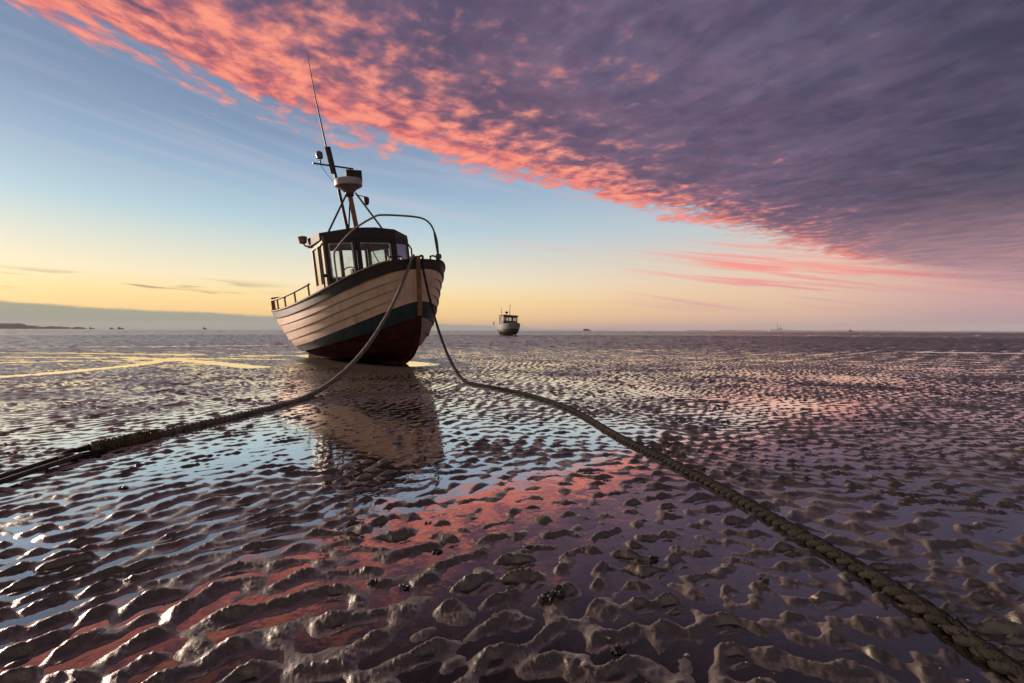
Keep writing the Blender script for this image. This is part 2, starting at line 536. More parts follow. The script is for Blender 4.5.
# ------------------------------------------------------------------ hull shape (local: x = -s forward, y = port, z up, keel foot at z 0)
class Hull:
    def __init__(s, L=6.7, hb=1.58, z_bow=2.44, z_mid=1.50, kb=(1.15, 0.33), ks=(1.3, 0.38)):
        s.L, s.hb, s.zb, s.zm, s.kb, s.ks = L, hb, z_bow, z_mid, kb, ks
        s.U = [0, .13, .28, .43, .58, .78, 1.0]
        s.YU = [.035, .34, .66, .86, .955, 1.0, 1.02]
        s.ZU = [0.0, .055, .14, .26, .42, .70, 1.0]

    def sheer(s, t):
        return s.zm + (s.zb - s.zm) * (1 - t) ** 3.2 + 0.10 * t ** 3

    def stem(s, z):
        return float(np.interp(z, [0, .1, .25, .5, .9, 1.4, 2.0, 2.6], [1.35, .92, .62, .38, .20, .08, 0.0, -.05]))

    def stern(s, z):
        return float(np.interp(z, [0, .3, .6, .9, 1.2, 1.7], [-1.15, -.95, -.65, -.40, -.20, 0.0])) + s.L

    def pt(s, t, u, off=0.0):
        zk = 0.14
        zs = s.sheer(t)
        z = zk + (zs - zk) * float(np.interp(u, s.U, s.ZU))
        # keel line lifts at the ends so the profile curves close up
        a, b = s.stem(z), s.stern(z)
        x = a + (b - a) * t
        tm = 0.42
        kb = s.kb[0] + (s.kb[1] - s.kb[0]) * u ** 0.8
        ks = s.ks[0] + (s.ks[1] - s.ks[0]) * u ** 0.8
        if t < tm:
            q = t / tm; P = max(0.0, 1 - (1 - q) ** 2) ** kb
        else:
            q = (1 - t) / (1 - tm); P = max(0.0, 1 - (1 - q) ** 2) ** ks
        y = s.hb * float(np.interp(u, s.U, s.YU)) * P
        y = max(y, 0.0)
        return x, y, z

    def P(s, t, u, side, off=0.0):
        """point on the skin, pushed out along the skin normal by off"""
        x, y, z = s.pt(t, u)
        if off:
            e = 1e-3
            t0, t1 = max(0, t - e), min(1, t + e)
            u0, u1 = max(0, u - e), min(1, u + e)
            a = Vector(s.pt(t1, u)) - Vector(s.pt(t0, u))
            b2 = Vector(s.pt(t, u1)) - Vector(s.pt(t, u0))
            n = a.cross(b2)
            if n.length > 1e-9:
                n.normalize()
                if n.y < 0: n = -n
                x += n.x * off; y += n.y * off; z += n.z * off
        return (-x, y * side, z)


def tsamples(n):
    return [0.5 * (1 - math.cos(PI * i / n)) for i in range(n + 1)]


def lev(u, t):
    """strake level at t: a number, or a (bow, stern) pair that sweeps along the hull"""
    if isinstance(u, tuple):
        return u[0] + (u[1] - u[0]) * (t ** 0.8)
    return u


def planking(h, us, side, mb, mats, lap=0.024, n=64, vee=None):
    """clinker strakes between the u levels; lower edge of each strake laps over the one below"""
    ts = tsamples(n)
    for k in range(len(us) - 1):
        rows = []
        for q in (0, .33, .66, 1.0):
            row = []
            for t in ts:
                u0, u1 = lev(us[k], t), lev(us[k + 1], t)
                u = u0 + (u1 - u0) * q
                fade = min(1, t / 0.03, (1 - t) / 0.03)
                row.append(h.P(t, u, side, lap * (1 - q) * fade))
            rows.append(row)
        mb.grid(rows, mats[k], flip=(side < 0))
        # underside of the lap: its shade and grime painted in as dark colour
        row0 = [h.P(t, lev(us[k], t), side, 0.0) for t in ts]
        mb.grid([row0, rows[0]], mats[-1], flip=(side < 0))


def along_sheer(h, t0, t1, n, dz, inset, side):
    pts = []
    for i in range(n):
        t = t0 + (t1 - t0) * i / (n - 1)
        x, y, z = h.P(t, 1.0, side, -inset)
        pts.append((x, y, h.sheer(t) + dz))
    return pts


# ------------------------------------------------------------------ the big boat
AB = R(46)
HEEL = R(7.0)
BOW = (-1.88, 10.15)
rot = (HEEL, 0, AB - PI / 2)
boat = empty('fishing_boat', (BOW[0], BOW[1], 0.0), rot)
tag(boat, 'clinker built cream fishing boat with black wheelhouse aground and heeled over on the wet sand', 'boat')
h = Hull()
# strake levels: 3 antifouling, 1 teal, 5 cream, 1 black bulwark
US = [(0.0, 0.0), (.17, .08), (.33, .16), (.47, .24), (.60, .32), (.71, .41), (.765, .53), (.82, .655), (.875, .78), (.93, .90), (1.0, 1.0)]
mb = MB(); planking(h, US[5:10], -1, mb, [0, 0, 0, 0, 1]); planking(h, US[5:10], 1, mb, [0, 0, 0, 0, 1])
hull = mb.build('hull', [M['cream'], M['seam']], boat, angle=30)
mb = MB(); planking(h, US[4:6], -1, mb, [0, 1]); planking(h, US[4:6], 1, mb, [0, 1])
mb.build('boot_stripe', [M['teal'], M['seam']], hull, angle=30)
mb = MB(); planking(h, US[0:5], -1, mb, [0, 0, 0, 0, 1]); planking(h, US[0:5], 1, mb, [2, 2, 2, 2, 1])  # port bottom strakes get a paler pink than the starboard ones
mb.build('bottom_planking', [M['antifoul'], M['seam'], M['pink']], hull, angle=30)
# bulwark: outer strake, inner face
mb = MB()
for sd in (-1, 1):
    planking(h, US[9:11], sd, mb, [0, 1], lap=0.035)
    ts = tsamples(64)
    mb.grid([[h.P(t, .80, sd, -0.06) for t in ts], [h.P(t, 1.0, sd, -0.05) for t in ts]], 2, flip=(sd > 0))
mb.build('bulwark', [M['black'], M['seam'], M['deck']], boat, angle=30)
# cap rail
mb = MB()
for sd in (-1, 1):
    ts = [0.012 + 0.976 * t for t in tsamples(64)]
    o = [h.P(t, 1.0, sd, 0.03) for t in ts]; i = [h.P(t, 1.0, sd, -0.065) for t in ts]
    lo = [(a[0], a[1], h.sheer(t) + 0.002) for a, t in zip(o, ts)]; li = [(a[0], a[1], h.sheer(t) + 0.002) for a, t in zip(i, ts)]
    hi = [(a[0], a[1], h.sheer(t) + 0.032) for a, t in zip(o, ts)]; hii = [(a[0], a[1], h.sheer(t) + 0.032) for a, t in zip(i, ts)]
    mb.grid([lo, hi, hii, li, lo], 0, flip=(sd < 0))
mb.build('cap_rail', M['cap'], boat, angle=30)
# deck
mb = MB()
ts = tsamples(48)
mb.grid([[h.P(t, .86, s * 1.0, -0.055)[0:2] + (h.sheer(t) - 0.36 + 0.05 * (1 - abs(s)),) if s else (-(h.pt(t, .86)[0]), 0, h.sheer(t) - 0.31) for t in ts] for s in (-1, 0, 1)])
mb.build('deck', M['deck'], boat)
# stem post
mb = MB()
prof = []
for z in np.linspace(1.22, h.zb + 0.07, 16):
    prof.append((h.stem(z), z))
wid = 0.055
def stem_rows(prof, wid):
    rows = [[], [], [], [], []]
    for sx, z in prof:
        rows[0].append((-(sx + 0.10), -wid, z)); rows[1].append((-(sx - 0.055), -wid * 0.75, z - 0.01))
        rows[2].append((-(sx - 0.075), 0, z - 0.012)); rows[3].append((-(sx - 0.055), wid * 0.75, z - 0.01)); rows[4].append((-(sx + 0.10), wid, z))
    return rows
rows = stem_rows(prof, wid)
mb.grid(rows + [rows[0]], flip=True)
k = len(prof)
mb.add([rows[j][-1] for j in range(5)], [(0, 1, 2, 3, 4)])
stem = mb.build('stem_post', M['wood'], boat, angle=50)
# the painted foot of the stem
mb = MB()
rw = stem_rows([(h.stem(z), z) for z in np.linspace(0.04, 1.22, 20)], wid * 1.02)
mb.grid(rw + [rw[0]], flip=True)
mb.build('stem_foot', M['antifoul'], stem, angle=50)
# keel
mb = MB()
mb.box((-(h.L - 1.05), -0.06, -0.03), (-1.1, 0.06, 0.17))
mb.build('keel', M['antifoul'], boat, bevel=0.02)
# skeg, rudder, propeller
mb = MB()
mb.add([(-5.6, -.04, .10), (-6.4, -.04, .05), (-6.4, -.04, 1.0), (-5.8, -.04, .55), (-5.6, .04, .10), (-6.4, .04, .05), (-6.4, .04, 1.0), (-5.8, .04, .55)],
       [(0, 1, 2, 3), (7, 6, 5, 4), (0, 4, 5, 1), (1, 5, 6, 2), (2, 6, 7, 3), (3, 7, 4, 0)])
mb.build('rudder', M['antifoul'], boat, bevel=0.012)
mb = MB()
mb.tube([(-5.35, 0, .33), (-5.68, 0, .33)], 0.045, 10)
for q in range(3):
    a = 2 * PI * q / 3 + 0.4
    d = Vector((0, math.cos(a), math.sin(a))); e = Vector((0.06, -math.sin(a) * .09, math.cos(a) * .09))
    c0 = Vector((-5.58, 0, .33)) + d * 0.04
    mb.add([c0 - e * .6, c0 + e * .6, c0 + d * .12 + e, c0 + d * .21 + e * .2, c0 + d * .12 - e], [(0, 1, 2, 3, 4), (4, 3, 2, 1, 0)])
mb.build('propeller', M['prop'], boat)

# wheelhouse --------------------------------------------------------------
def wall(mb, a, b, z0, z1, th, openings, mi=0):
    """wall from a to b (xy), with rectangular openings (u0,u1,v0,v1) in metres"""
    a = Vector((a[0], a[1], 0)); b = Vector((b[0], b[1], 0))
    d = b - a; L = d.length; d.normalize()
    nrm = Vector((-d.y, d.x, 0)) * th
    cuts = sorted(openings)
    us = 0.0
    for (u0, u1, v0, v1) in cuts:
        mb.obox(a + d * us + Vector((0, 0, z0)), d * (u0 - us), nrm, Vector((0, 0, z1 - z0)), mi)
        mb.obox(a + d * u0 + Vector((0, 0, z0)), d * (u1 - u0), nrm, Vector((0, 0, v0 - z0)), mi)
        mb.obox(a + d * u0 + Vector((0, 0, v1)), d * (u1 - u0), nrm, Vector((0, 0, z1 - v1)), mi)
        us = u1
    mb.obox(a + d * us + Vector((0, 0, z0)), d * (L - us), nrm, Vector((0, 0, z1 - z0)), mi)


def window(parent, a, b, u0, u1, v0, v1, out_off, fm, tr=0.018, rc=0.07):
    a = Vector((a[0], a[1], 0)); b = Vector((b[0], b[1], 0))
    d = (b - a).normalized(); n = Vector((-d.y, d.x, 0))
    pts = []
    for (cu, cv, a0) in ((u1 - rc, v1 - rc, 0), (u0 + rc, v1 - rc, 90), (u0 + rc, v0 + rc, 180), (u1 - rc, v0 + rc, 270)):
        for q in range(5):
            w = R(a0 + 90 * q / 4)
            pts.append(a + d * (cu + rc * math.cos(w)) + Vector((0, 0, cv + rc * math.sin(w))) + n * out_off)
    mb = MB(); mb.tube(pts, tr, 8, closed=True)
    # corner fillets
    fr_ = mb.build('window_frame', fm, parent)
    mb = MB()
    gp = [q - n * (out_off - 0.02) for q in pts]
    mb.add(gp, [tuple(range(len(gp)))])
    mb.build('window_pane', M['glass'], parent, smooth=False)
    return fr_


WF = [(-2.30, -1.14), (-1.98, -0.52), (-1.98, 0.52), (-2.30, 1.14)]   # front facets, starboard to port
REAR = -3.80; RY = 0.78
Z0, Z1 = 1.35, 3.22
mb = MB()
segs = [(WF[1], WF[0]), (WF[2], WF[1]), (WF[3], WF[2])]
fwin = []
for (a, b) in segs:
    Lw = (Vector(a) - Vector(b)).length
    e = 0.075 if Lw < 0.8 else 0.10
    fwin.append((e, Lw - e, 2.22, 3.05))
for (a, b), w in zip(segs, fwin):
    wall(mb, a, b, Z0, Z1, 0.05, [w])
house = mb.build('wheelhouse', M['black'], boat, bevel=0.006)
# rear wall with doorway and window opening
mb = MB()
wall(mb, (REAR, -RY), (REAR, RY), Z0, Z1, 0.05, [(0.07, 0.71, 2.0, 3.06), (0.81, 1.49, 1.5, 3.08)])
mb.build('rear_wall', M['black'], house, bevel=0.006)
# side walls, cream
mb = MB()
sw = [(0.10, 0.70, 2.12, 3.04), (0.80, 1.42, 2.12, 3.04)]
sideA = ((WF[0][0], WF[0][1]), (REAR, -RY)); sideB = ((REAR, RY), (WF[3][0], WF[3][1]))
wall(mb, sideA[0], sideA[1], Z0, Z1, 0.05, sw)
mb.build('side_wall', M['house'], house, bevel=0.005)
mb = MB()
wall(mb, sideB[0], sideB[1], Z0, Z1, 0.05, sw)
mb.build('side_wall', M['house'], house, bevel=0.005)
for (a, b), w in zip(segs, fwin):
    window(house, a, b, *w, 0.0 if False else -0.008, M['frame'], tr=0.034)
for a, b in (sideA, sideB):
    for w in sw:
        window(house, a, b, *w, -0.008, M['darksteel'], tr=0.016)
# roof: cambered slab with deep black fascia
mb = MB()
plan = [(-2.36, -1.22), (-1.92, -0.56), (-1.90, 0.0), (-1.92, 0.56), (-2.36, 1.22), (-3.2, 1.04), (-3.92, .88), (-3.92, 0), (-3.92, -.88), (-3.2, -1.04)]
def crown(x, y): return 3.31 + 0.13 * (1 - (y / 1.22) ** 2) - 0.03 * ((x + 3.0) / 1.2) ** 2
n = len(plan)
top = [(x, y, crown(x, y)) for x, y in plan]; bot = [(x, y, 3.14) for x, y in plan]
mid = [(-3.0 + (x + 3.0) * .5, y * .5, crown(-3.0 + (x + 3.0) * .5, y * .5) + .015) for x, y in plan]
vs = bot + top + mid + [(-3.0, 0, crown(-3, 0) + .02), (-3.0, 0, 3.18)]
fs = []
for i in range(n):
    j = (i + 1) % n
    fs += [(i, j, n + j, n + i), (n + i, n + j, 2 * n + j, 2 * n + i), (2 * n + i, 2 * n + j, 3 * n), (j, i, 3 * n + 1)]
mb.add(vs, fs)
mb.build('roof', M['black'], house, angle=30)
# furniture seen through the panes: dash, wheel, seat back
mb = MB()
mb.obox((-2.45, -0.9, 1.4), (-0.0, 0, 0.0) if False else (-0.35, 0, 0), (0, 1.8, 0), (0, 0, 0.8))
mb.obox((-3.6, 0.15, 1.4), (-0.12, 0, 0), (0, 0.55, 0), (0, 0, 1.15))
mb.tube([(-2.92 + 0.02 * math.cos(a), -0.25 + 0.24 * math.cos(a), 2.3 + 0.24 * math.sin(a)) for a in np.linspace(0, 2 * PI, 20, endpoint=False)], 0.016, 6, closed=True)
mb.build('console', M['interior'], house)
# grab poles
mb = MB(); mb.tube([(-2.30, -1.26, 1.75), (-2.30, -1.26, 2.95), (-2.33, -1.19, 3.05)], 0.022, 8)
mb.tube([(-2.30, -1.26, 2.3), (-2.30, -1.18, 2.3)], 0.04, 8)
mb.build('grab_rail', M['darksteel'], house)
mb = MB(); mb.tube([(-2.30, 1.25, 1.85), (-2.30, 1.27, 2.95), (-2.33, 1.18, 3.1)], 0.022, 8)
mb.build('grab_rail', M['darksteel'], house)
# wiper on the middle pane, diagonal strut behind it
mb = MB(); mb.tube([(-1.955, -0.20, 3.04), (-1.95, 0.12, 2.36)], 0.012, 6)
mb.build('wiper', M['wood'], house)
# lamp on a bracket at the after end of the cabin
mb = MB()
mb.tube([(-3.72, -.86, 3.14), (-3.75, -1.0, 3.18), (-3.75, -1.03, 3.24)], 0.022, 8)
sp = mb.build('lamp_bracket', M['wood'], boat)
mb = MB(); mb.lathe([(0.05, 0), (0.09, 0.02), (0.11, 0.14), (0.12, 0.17), (0.08, 0.19)], (-3.75, -1.04, 3.23), 14)
mb.build('floodlight', M['wood'], sp)

# masts -------------------------------------------------------------------
mb = MB(); mb.tube([(-3.0, -0.46, 3.35), (-3.10, -0.54, 4.6), (-3.18, -0.62, 5.62)], [0.045, 0.04, 0.036], 10)
mast = mb.build('mast', M['darksteel'], boat)
mb = MB(); mb.tube([(-3.13, -0.63, 4.95), (-3.18, -0.69, 5.6)], 0.05, 8)
mb.build('antenna_base', M['darksteel'], mast)
mb = MB(); mb.tube([(-3.18, -0.69, 5.55), (-3.30, -0.76, 6.8), (-3.42, -0.78, 7.95)], [0.022, 0.016, 0.008], 6)
mb.build('whip_antenna', M['darksteel'], mast)
mb = MB(); mb.tube([(-3.14, -1.12, 5.14), (-3.14, -0.04, 5.14)], 0.022, 8)
mb.build('crosstree', M['darksteel'], mast)
mb = MB(); mb.lathe([(0.02, 0), (0.022, 0.14), (0.075, 0.15), (0.085, 0.22), (0.08, 0.30), (0.03, 0.33)], (-3.14, -0.92, 5.13), 12)
mb.build('masthead_lamp', M['bulb'], mast)
mb = MB()
mb.obox((-3.08, -0.36, 4.72), (0.14, 0.0, 0.02), (0, 0.44, 0.03), (0.02, 0, 0.30))
mb.tube([(-3.06, -0.12, 5.0), (-3.13, -0.16, 5.15)], 0.02, 6)
mb.obox((-3.08, -0.36, 4.42), (0.10, 0.0, 0.02), (0, 0.12, 0.0), (0.02, 0, 0.30))
mb.build('loudspeaker', M['black'], mast, bevel=0.02)
mb = MB(); mb.tube([(-3.14, -0.92, 5.12), (-3.10, -0.8, 4.9), (-3.10, -0.54, 4.6)], 0.006, 5)
mb.build('cable', M['darksteel'], mast)
# radar post and dome
mb = MB(); mb.tube([(-2.75, -0.12, 3.38), (-2.80, -0.19, 4.42)], 0.062, 12)
post = mb.build('radar_post', M['wood'], boat)
mb = MB(); mb.lathe([(0.06, 0.0), (0.13, 0.05), (0.20, 0.12), (0.30, 0.17), (0.34, 0.20), (0.345, 0.32), (0.325, 0.365), (0.24, 0.39), (0.05, 0.40)], (-2.80, -0.19, 4.38), 32)
dome = mb.build('radar_dome', M['dome'], post)
mb = MB(); mb.lathe([(0.09, 0), (0.11, 0.04), (0.11, 0.10), (0.08, 0.13)], (-2.80, -0.19, 4.32), 14)
mb.build('dome_mount', M['darksteel'], post)
for a, b in (((-2.78, -0.24, 4.44), (-2.45, -1.03, 3.36)), ((-2.75, -0.05, 4.42), (-2.35, 0.42, 3.4)), ((-2.85, -0.15, 4.42), (-3.7, 0.1, 3.38))):
    mb = MB(); mb.tube([a, b], 0.024, 7); mb.build('stay', M['darksteel'], post)
mb = MB(); mb.lathe([(0.015, 0.0), (0.055, 0.03), (0.075, 0.12), (0.075, 0.18), (0.03, 0.22)], (-2.72, 0.22, 4.12), 12)
mb.tube([(-2.73, 0.0, 4.36), (-2.72, 0.22, 4.33)], 0.012, 6)
mb.build('horn', M['darksteel'], post)

# bow rail ---------------------------------------------------------------
def railpt(t, sd, dz, inset=0.10):
    x, y, z = h.P(t, 1.0, sd, -inset)
    return (x, y, h.sheer(t) + dz)
mb = MB()
pts = [railpt(.165, -1, 0.02), railpt(.165, -1, 0.62), railpt(.150, -1, 0.72), railpt(.11, -1, .84), railpt(.07, -1, .92), railpt(.03, -1, .97)]
x0, y0, z0 = railpt(.015, -1, .97); pts += [(x0, y0, z0), (x0 + .02, 0, z0 + .01), (x0, -y0 * .6, z0 - .015)]
pts += [railpt(.022, 1, .90, .20), railpt(.038, 1, .80, .16), railpt(.06, 1, .64, .12), railpt(.085, 1, .36), railpt(.09, 1, 0.02)]
pp, _ = smoothpath(pts, 90)
mb.tube(pp, 0.021, 8)
bowrail = mb.build('bow_rail', M['steel'], boat)
mb = MB(); mb.tube([railpt(.042, 1, .77, .16), railpt(.036, 1, 0.02)], 0.02, 8)
mb.build('rail_post', M['darksteel'], bowrail)
for dz in (.20, .34):
    mb = MB(); x, y, z = railpt(.086, 1, dz)
    mb.lathe([(0.05, 0), (0.075, 0.02), (0.075, 0.10), (0.05, 0.12)], (x, y, z - .05), 10)
    mb.build('navigation_lamp', M['bulb'], bowrail)
# fairlead rollers on the bow
for sd in (-1, 1):
    mb = MB(); x, y, z = railpt(.012, sd, 0.03, 0.0)
    mb.tube([(x - 0.05, y, z), (x - 0.05, y, z + .05), (x - 0.01, y * .8, z + .08), (x + .05, y * .6, z + .06), (x + .05, y * .6, z)], 0.02, 8)
    mb.build('fairlead', M['darksteel'], boat)
mb = MB(); x, y, z = railpt(.16, 1, 0.02, 0.02)
mb.tube([(x, y, z), (x, y, z + .20)], 0.035, 8); mb.build('mooring_post', M['darksteel'], boat)
mb = MB(); mb.tube([(-0.85, 0, 1.75), (-0.85, 0, 2.25)], 0.07, 12); mb.tube([(-0.85, -.16, 2.13), (-0.85, .16, 2.13)], 0.03, 8)
mb.build('samson_post', M['wood'], boat)

# stern rail ------------------------------------------------------------------
def sternrail(ta, tb, sd, dz, posts, n=26):
    mb = MB(); mb.tube([railpt(ta + (tb - ta) * i / (n - 1), sd, dz, .03) for i in range(n)], 0.026, 8)
    rl = mb.build('stern_rail', M['wood'], boat)
    for i in range(posts):
        t = ta + (tb - ta) * (i + 0.06) / (posts - 0.88)
        mb = MB(); mb.tube([railpt(t, sd, 0.0, .03), railpt(t, sd, dz, .03)], 0.021, 8)
        mb.build('rail_post', M['wood'], rl)
sternrail(.30, .86, -1, .30, 6)
sternrail(.88, .99, -1, .36, 4)
sternrail(.30, .86, 1, .30, 6)
sternrail(.88, .99, 1, .36, 4)
# engine box aft
mb = MB(); mb.box((-5.7, -.6, 1.1), (-4.7, .6, 1.66)); mb.build('engine_box', M['deck'], boat, bevel=0.03)


for o_, dy_ in ((house, .20), (mast, .52), (post, .30), (sp, .20)):
    o_.location.y = dy_


def to_world(loc, rt, p):
    mat = Matrix.Translation(loc) @ (Matrix.Rotation(rt[2], 4, 'Z') @ Matrix.Rotation(rt[1], 4, 'Y') @ Matrix.Rotation(rt[0], 4, 'X'))
    return mat @ Vector(p)


# settle: lowest skin point a little under the sand
lowest = min(to_world((0, 0, 0), rot, (x, y, z)).z for ob in (hull.children[1],) for (x, y, z) in [tuple(v.co) for v in ob.data.vertices])
lowest = min(lowest, to_world((0, 0, 0), rot, (-2, 0, -0.03)).z)
boat.location.z = -0.11 - lowest
print('boat z', boat.location.z)
BL = tuple(boat.location)

# ------------------------------------------------------------------ ropes
def laid_rope(name, path, length, rad_, mat, parent=None, strands=3, pitch=0.135, fibres=900):
    """three-strand laid rope following a path"""
    nseg = int(length / pitch * 13)
    pp, _ = smoothpath(path, nseg) if len(path) < nseg else (path, 0)
    mb = MB()
    P = np.array([tuple(q) for q in pp])
    T = np.gradient(P, axis=0); T /= np.linalg.norm(T, axis=1)[:, None]
    up = np.array([0.02, 0.03, 1.0])
    Aa = np.cross(T, up); Aa /= np.linalg.norm(Aa, axis=1)[:, None]
    Bb = np.cross(Aa, T)
    d = np.concatenate([[0], np.cumsum(np.linalg.norm(np.diff(P, axis=0), axis=1))])
    rr = rad_ * 0.515
    for k in range(strands):
        ph = 2 * PI * (d / pitch + k / strands) 
        Q = P + (Aa * np.cos(ph)[:, None] + Bb * np.sin(ph)[:, None]) * (rad_ - rr)
        jit = 1 + 0.12 * np.sin(d * 23 + k * 2.1) * np.sin(d * 7.3 + k) + rng.normal(0, 0.045, len(d))
        mb.tube([tuple(q) for q in Q], list(rr * jit), 7)
    for i in range(fibres):          # broken yarns standing off the lay
        j = int(len(P) * (0.35 + 0.64 * rng.random())); j = min(j, len(P) - 2)
        a = rng.uniform(0, 2 * PI)
        rd = Aa[j] * math.cos(a) + Bb[j] * math.sin(a)
        q0 = P[j] + rd * rad_ * 0.9
        q1 = q0 + rd * rng.uniform(.001, .006) + T[j] * rng.uniform(-.03, .03)
        q2 = q1 + rd * rng.uniform(-.008, .006) + T[j] * rng.uniform(-.03, .03) + np.array([0, 0, -rng.uniform(0, .01)])
        mb.tube([tuple(q0), tuple(q1), tuple(q2)], [.0014, .0012, .0007], 4)
    return mb.build(name, mat, parent, angle=180)


def on_sand(pts, lift):
    out = []
    for x, y in pts:
        zz = max(G1(x, y), -0.004)
        out.append((x, y, zz + lift))
    za = np.array([q[2] for q in out]); za = np.convolve(np.pad(za, 4, 'edge'), np.ones(9) / 9, 'valid')
    return [(a, b_, float(c_)) for (a, b_, _), c_ in zip(out, za)]


def dens(pts, n):
    P, L = smoothpath([(a, b, 0) for a, b in pts], n)
    return [(q.x, q.y) for q in P]


bowtop = to_world(BL, rot, (0.02, 0.10, h.zb + 0.06))
bowtop2 = to_world(BL, rot, (0.02, -0.10, h.zb + 0.06))
post_top = to_world(BL, rot, (-0.85, 0.0, 2.2))


def hang(a, b, power, n, sag_x=0.0):
    out = []
    for i in range(n):
        t = i / n
        x = a.x + (b[0] - a.x) * t; y = a.y + (b[1] - a.y) * t
        z = b[2] + (a.z - b[2]) * (1 - t) ** power
        out.append((x, y, z))
    return out


RROPE = 0.027
run = dens(RIGHT_RUN, 150)
sandpts = on_sand(run, RROPE * 0.45)
air = hang(bowtop, sandpts[0], 1.75, 22)
rp, L = smoothpath([tuple(post_top)] + air + sandpts, 400)
o = laid_rope('mooring_rope', [tuple(q) for q in rp], L, RROPE, M['rope'])
tag(o, 'thick dark twisted mooring rope running from the bow past the right foreground', 'rope')

LROPE = 0.033
run = dens(LEFT_RUN, 50)
sandpts = on_sand(run, LROPE * 0.5)
air = hang(bowtop2, sandpts[0], 1.9, 26)
rp, L = smoothpath([tuple(post_top + Vector((0, 0, -.06)))] + air + sandpts, 300)
lrope = empty('mooring_rope', tuple(sandpts[-1]))
tag(lrope, 'pale grey twisted mooring rope running from the bow left to an iron shackle', 'rope')
off = Vector(sandpts[-1])
o = laid_rope('laid_line', [tuple(Vector(q) - off) for q in rp], L, LROPE, M['ropeb'], lrope)
# weed-grown splice
sp_pts = [Vector(q) - off for q in sandpts[39:]]
mb = MB()
rs = []
for i, q in enumerate(sp_pts):
    rs.append(0.048 + 0.008 * math.sin(i * 1.9) + random.uniform(-.006, .01))
pp, Ls = smoothpath(sp_pts, 70)
rs = list(np.interp(np.linspace(0, 1, 70), np.linspace(0, 1, len(rs)), rs) + 0.006 * np.sin(np.arange(70) * 1.3))
mb.tube(pp, rs, 12)
for i in range(260):      # strands of weed
    q = Vector(pp[random.randrange(2, 68)]); a = random.uniform(0, 2 * PI)
    d = Vector((math.cos(a), random.uniform(-.5, .5), abs(math.sin(a)))).normalized()
    s = q + d * 0.055
    e = s + Vector((random.uniform(-.03, .03), random.uniform(-.04, .04), random.uniform(-.03, .0))) + d * 0.002
    mb.tube([s, (s + e) / 2 + d * .002, e], 0.004, 4)
mb.build('weedy_splice', M['weed'], lrope, angle=60)
# thimble eye
e0 = Vector(sandpts[-1])
dirn = (Vector((-2.64, 2.28, 0)) - Vector((e0.x, e0.y, 0))).normalized()
side = Vector((-dirn.y, dirn.x, 0))
mb = MB()
eye = []
for a in np.linspace(0, 2 * PI, 24, endpoint=False):
    q = dirn * (0.09 + 0.13 * math.cos(a)) + side * 0.08 * math.sin(a)
    eye.append(q + Vector((0, 0, 0.006)))
mb.tube(eye, 0.017, 8, closed=True)
mb.build('eye', M['rope'], lrope)

# iron chain from the shackle out of frame
def link(center, d, ln, wd, r, tilt):
    d = d.normalized(); s = Vector((-d.y, d.x, 0)); u = Vector((0, 0, 1))
    sv = s * math.cos(tilt) + u * math.sin(tilt)
    pts = []
    hl, hw = ln / 2 - wd / 2, wd / 2
    for a in np.linspace(-PI / 2, PI / 2, 9):
        pts.append(center + d * (hl + hw * math.cos(a)) + sv * hw * math.sin(a))
    for a in np.linspace(PI / 2, 3 * PI / 2, 9):
        pts.append(center + d * (-hl + hw * math.cos(a)) + sv * hw * math.sin(a))
    return pts


chain = empty('mooring_chain', (e0.x + dirn.x * .2, e0.y + dirn.y * .2, 0.0))
tag(chain, 'rusty dark iron chain with one long link lying on the sand at the left edge', 'chain')
co_ = Vector(chain.location)
cpos = e0 + dirn * 0.19; cpos.z = 0
mb = MB()
c1 = cpos + dirn * 0.27
mb.tube([q - co_ for q in link(Vector((c1.x, c1.y, 0.020)), dirn, 0.60, 0.125, 0.02, 0.12)], 0.015, 8, closed=True)
mb.build('long_link', M['rust'], chain)
cc = cpos + dirn * 0.58
dd = (dirn + side * 0.12).normalized()
for i in range(14):
    mb = MB()
    mb.tube([q - co_ for q in link(Vector((cc.x, cc.y, 0.03)), dd, 0.15, 0.075, 0.016, 0.3 if i % 2 else 1.3)], 0.018, 8, closed=True)
    mb.build('link', M['rust'], chain)
    cc = cc + dd * 0.105

